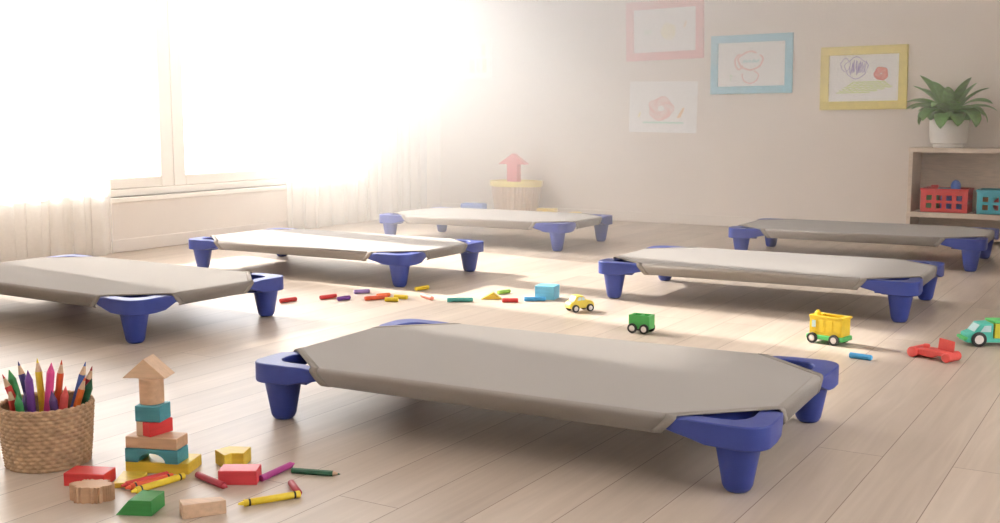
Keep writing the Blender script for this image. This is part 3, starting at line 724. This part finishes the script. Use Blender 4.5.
bm = bmesh.new(); lathe(bm, [(.21, .268), (.21, .276)], 48, Matrix.Diagonal((1.06, .78, 1, 1))); obj('lid', bm, M_ry, t)
bm = bmesh.new(); s = .03
prism(bm, [(-.046, 0), (.046, 0), (.046, .150), (.122, .150), (0, .232), (-.122, .150), (-.046, .150)], -.03, .03, Matrix.Rotation(PI/2, 4, 'X'))
block('arrow_block', 'red arrow shaped block standing up on the ribbed basket', bm, M_pinkred, (-4.368, 7.52, .2685), 0, .003)
block('toy_block', 'blue block on the floor left of the ribbed basket', B(-.092, .092, -.05, .05, 0, .130), M_pblue, (-4.545, 7.22, 0), R(5), .012, group='blocks on the floor by the back wall')
block('toy_block', 'yellow block on the floor right next to the ribbed basket', B(-.072, .072, -.04, .04, 0, .098), M_yel, (-4.02, 7.42, 0), R(4), .006, group='blocks on the floor by the back wall')
bm = bmesh.new(); prism(bm, [(-.065, 0), (.065, 0), (.060, .050), (.030, .078), (-.030, .078), (-.060, .050)], -.04, .04, Matrix.Rotation(PI/2, 4, 'X'))
block('toy_block', 'yellow rounded block lying farthest right along the back wall', bm, M_yel, (-3.80, 7.45, 0), R(4), .006, group='blocks on the floor by the back wall')

# ------------------------------------------------------------------ pictures on the back wall
def stroke(bm, pts, w, y):
    """flat crayon line in the XZ plane at depth y, slight thickness"""
    P = [Vector((p[0], 0, p[1])) for p in pts]; prev = None
    for i, p in enumerate(P):
        d = (P[min(i+1, len(P)-1)]-P[max(i-1, 0)]); d = d.normalized() if d.length else Vector((1, 0, 0))
        n = Vector((-d.z, 0, d.x))*w/2
        a = bm.verts.new((p.x+n.x, y, p.z+n.z)); b = bm.verts.new((p.x-n.x, y, p.z-n.z))
        if prev: bm.faces.new((prev[0], prev[1], b, a))
        prev = (a, b)
def circ(cx, cz, rx, rz, a0=0, a1=360, n=28, wob=.0, ph=0): return [(cx+rx*(1+wob*math.sin(5*R(a)+ph))*math.cos(R(a)), cz+rz*(1+wob*math.cos(4*R(a)+ph))*math.sin(R(a))) for a in [a0+(a1-a0)*i/n for i in range(n+1)]]
def scrib(cx, cz, w, h, k, seed):
    r = random.Random(seed); return [(cx-w/2+w*i/k+r.uniform(-.1, .1)*w, cz+(h/2)*(1 if i % 2 else -1)*r.uniform(.5, 1)) for i in range(k+1)]
def wx(n, c): return mat(n+' crayon line', c, .8, .10, 200)
K = dict(purple=wx('purple', (.36, .27, .60)), red=wx('red', (.80, .24, .20)), lime=wx('lime', (.66, .76, .34)), pink=wx('pink', (.86, .54, .52)), teal=wx('teal', (.45, .72, .72)), green=wx('green', (.55, .76, .55)), orange=wx('orange', (.86, .60, .36)), yellow=wx('yellow', (.88, .80, .45)), mint=wx('mint', (.55, .78, .68)))
def picture(label, x0, x1, z0, z1, fm, bw, lines, name='framed_drawing', cat='picture', roll=0., dep=.022):
    cx, cz = (x0+x1)/2, (z0+z1)/2; hx, hz = (x1-x0)/2, (z1-z0)/2
    t = thing(name, label, cat, (cx, YB-.001, cz), 0, 'drawings on the back wall'); t.rotation_euler = (0, roll, 0)
    if fm:
        bm = bmesh.new()
        box(bm, -hx, hx, -dep, 0, hz-bw, hz); box(bm, -hx, hx, -dep, 0, -hz, -hz+bw); box(bm, -hx, -hx+bw, -dep, 0, -hz+bw, hz-bw); box(bm, hx-bw, hx, -dep, 0, -hz+bw, hz-bw)
        obj('frame', bm, fm, t, bevel=.003)
        yp = -.008
        p = obj('paper', B(-hx+bw, hx-bw, yp, -.001, -hz+bw, hz-bw), M_paper, t)
    else:
        yp = -.004
        p = obj('paper', B(-hx, hx, yp, -.0005, -hz, hz), M_paper, t)
    for col, strokes in lines:
        bm = bmesh.new()
        for j, (pts, w) in enumerate(strokes): stroke(bm, [(a*hx, b*hz) for a, b in pts], w, yp-.0006-.0001*j)
        obj('crayon_strokes', bm, K[col], p)
    return t
picture('yellow framed drawing of a purple scribble, red ball and green grass', -2.094, -1.528, .826, 1.244, M_fyel, .056, [
    ('purple', [(scrib(-.15, .34, .26, .50, 15, 1), .006), (scrib(-.10, .34, .30, .42, 11, 4), .004), (scrib(-.18, .30, .34, .30, 9, 6), .004), (circ(-.17, .32, .26, .32, 0, 1060, 90, .10), .0035), (circ(-.42, .42, .11, .20, 30, 630, 44, .08), .0035)]),
    ('red', [(circ(.40, .12, .15*q, .20*q, 0, 360, 24, .08, q*4), .006) for q in (.2, .38, .55, .72, .88, 1.0)]),
    ('lime', [([(-.62+.06*j_+1.1*i_/14*(1-.10*abs(j_-3)), -.46+.055*j_+.025*math.sin(3.1*i_+j_)) for i_ in range(15)], .0065) for j_ in range(7)])], roll=R(-.6))
picture('sky blue framed drawing of a pale pink face', -2.874, -2.288, .94, 1.347, M_fblue, .052, [
    ('pink', [(circ(-.02, .12, .30, .30, 60, 400, 34, .05), .012), (circ(-.30, .08, .10, .24, 60, 330, 20, .05), .012), (circ(-.02, -.42, .20, .22, 150, 420, 20, .06), .008)]),
    ('teal', [(scrib(-.10, .10, .16, .12, 7, 3), .010), (scrib(.10, .10, .16, .12, 7, 5), .010)]),
    ('green', [([(-.50, -.55), (-.49, -.35)], .005), ([(-.53, -.40), (-.49, -.36), (-.45, -.40)], .005)])], roll=R(-.5))
picture('pink framed drawing high on the back wall, pale yellow and green marks', -3.535, -2.935, 1.19, 1.615, M_fpink, .058, [
    ('yellow', [(circ(.10, -.05, .18*q, .26*q, 0, 360, 24, .1, q*5), .006) for q in (.2, .4, .6, .8, 1)]),
    ('green', [(scrib(-.42, -.05, .16, .2, 7, 3), .012)]), ('orange', [([(.50, .05), (.56, .25)], .012)])], roll=R(-1.2))
picture('unframed white sheet with a pink flower face drawn on it', -3.505, -2.975, .665, 1.035, None, 0, [
    ('pink', [(circ(-.05, -.06, .34*q, .42*q, 0, 360, 36, .09, q*7), .006) for q in (.34, .46, .58, .68, .78, .88, .98, 1.06)]),
    ('mint', [([(-.58+.1*i, -.62+.02*(i % 2)) for i in range(13)], .012)]),
    ('orange', [([(.45, -.42), (.62, -.02)], .014), ([(.50, -.40), (.60, -.10)], .014)]),
    ('yellow', [([(-.72, -.40), (-.66, -.22)], .012)])], name='unframed_picture', roll=R(.8))
# low wide picture of coloured squares by the corner
t = picture('white framed strip of pale coloured squares beside the corner', -5.165, -4.70, 1.085, 1.40, M_fwhite, .028, [], roll=0)
cols_ = [('yellow', -.8, -.62), ('mint', -.58, -.1), ('green', -.06, .06), ('yellow', .10, .34), ('pink', .40, .58), ('orange', .64, .84)]
for o in t.children:
    if o.name.startswith('paper'):
        for z0_, z1_ in ((-.78, -.02), (.10, .80)):
            for nme, a, b in (cols_ if z0_ < 0 else cols_[::-1]):
                s_ = 1 if z0_ < 0 else -1
                x0_, x1_ = sorted((a*s_, b*s_))
                obj('coloured_square', B(x0_*.22, x1_*.22, -.0092, -.008, z0_*.145, z1_*.145), K[nme], o)

# ------------------------------------------------------------------ haze in the far half of the room
hz = obj('haze', B(XL+.30, XR-.05, 2.3, YB-.05, .02, H-.05), haze_mat())
tag(hz, 'bright dusty haze drifting in front of the window and back wall', 'haze', kind='stuff')

# ------------------------------------------------------------------ light: low sun through the window, bright sky
sun = bpy.data.lights.new('sun', 'SUN'); so = bpy.data.objects.new('sun', sun); C.objects.link(so)
sun.energy = LT['sun']; sun.angle = R(1.3); sun.color = (1, .965, .91)
d = Vector((1, -.14, -.56)).normalized()
so.rotation_euler = Vector((0, 0, -1)).rotation_difference(d).to_euler()
w = bpy.data.worlds.new('sky'); scn.world = w; w.use_nodes = True
bg = w.node_tree.nodes['Background']; bg.inputs[0].default_value = (.98, .98, 1, 1); bg.inputs[1].default_value = LT['sky']

# ------------------------------------------------------------------ camera
cam = bpy.data.cameras.new('camera'); co = bpy.data.objects.new('camera', cam); C.objects.link(co); scn.camera = co
cam.lens = 40.52; cam.sensor_width = 36; cam.clip_start = .05
co.location = (0, 0, .77); co.rotation_euler = (R(90-7.2626), 0, R(30.852))

v = scn.view_settings
v.view_transform = 'Standard'; v.look = 'None'; v.gamma = 1; v.use_curve_mapping = False; v.exposure = LT['ex']
cy = scn.cycles
cy.use_denoising = True; cy.volume_step_rate = 3; cy.volume_bounces = 2; cy.max_bounces = 10; cy.transparent_max_bounces = 24; cy.diffuse_bounces = 5
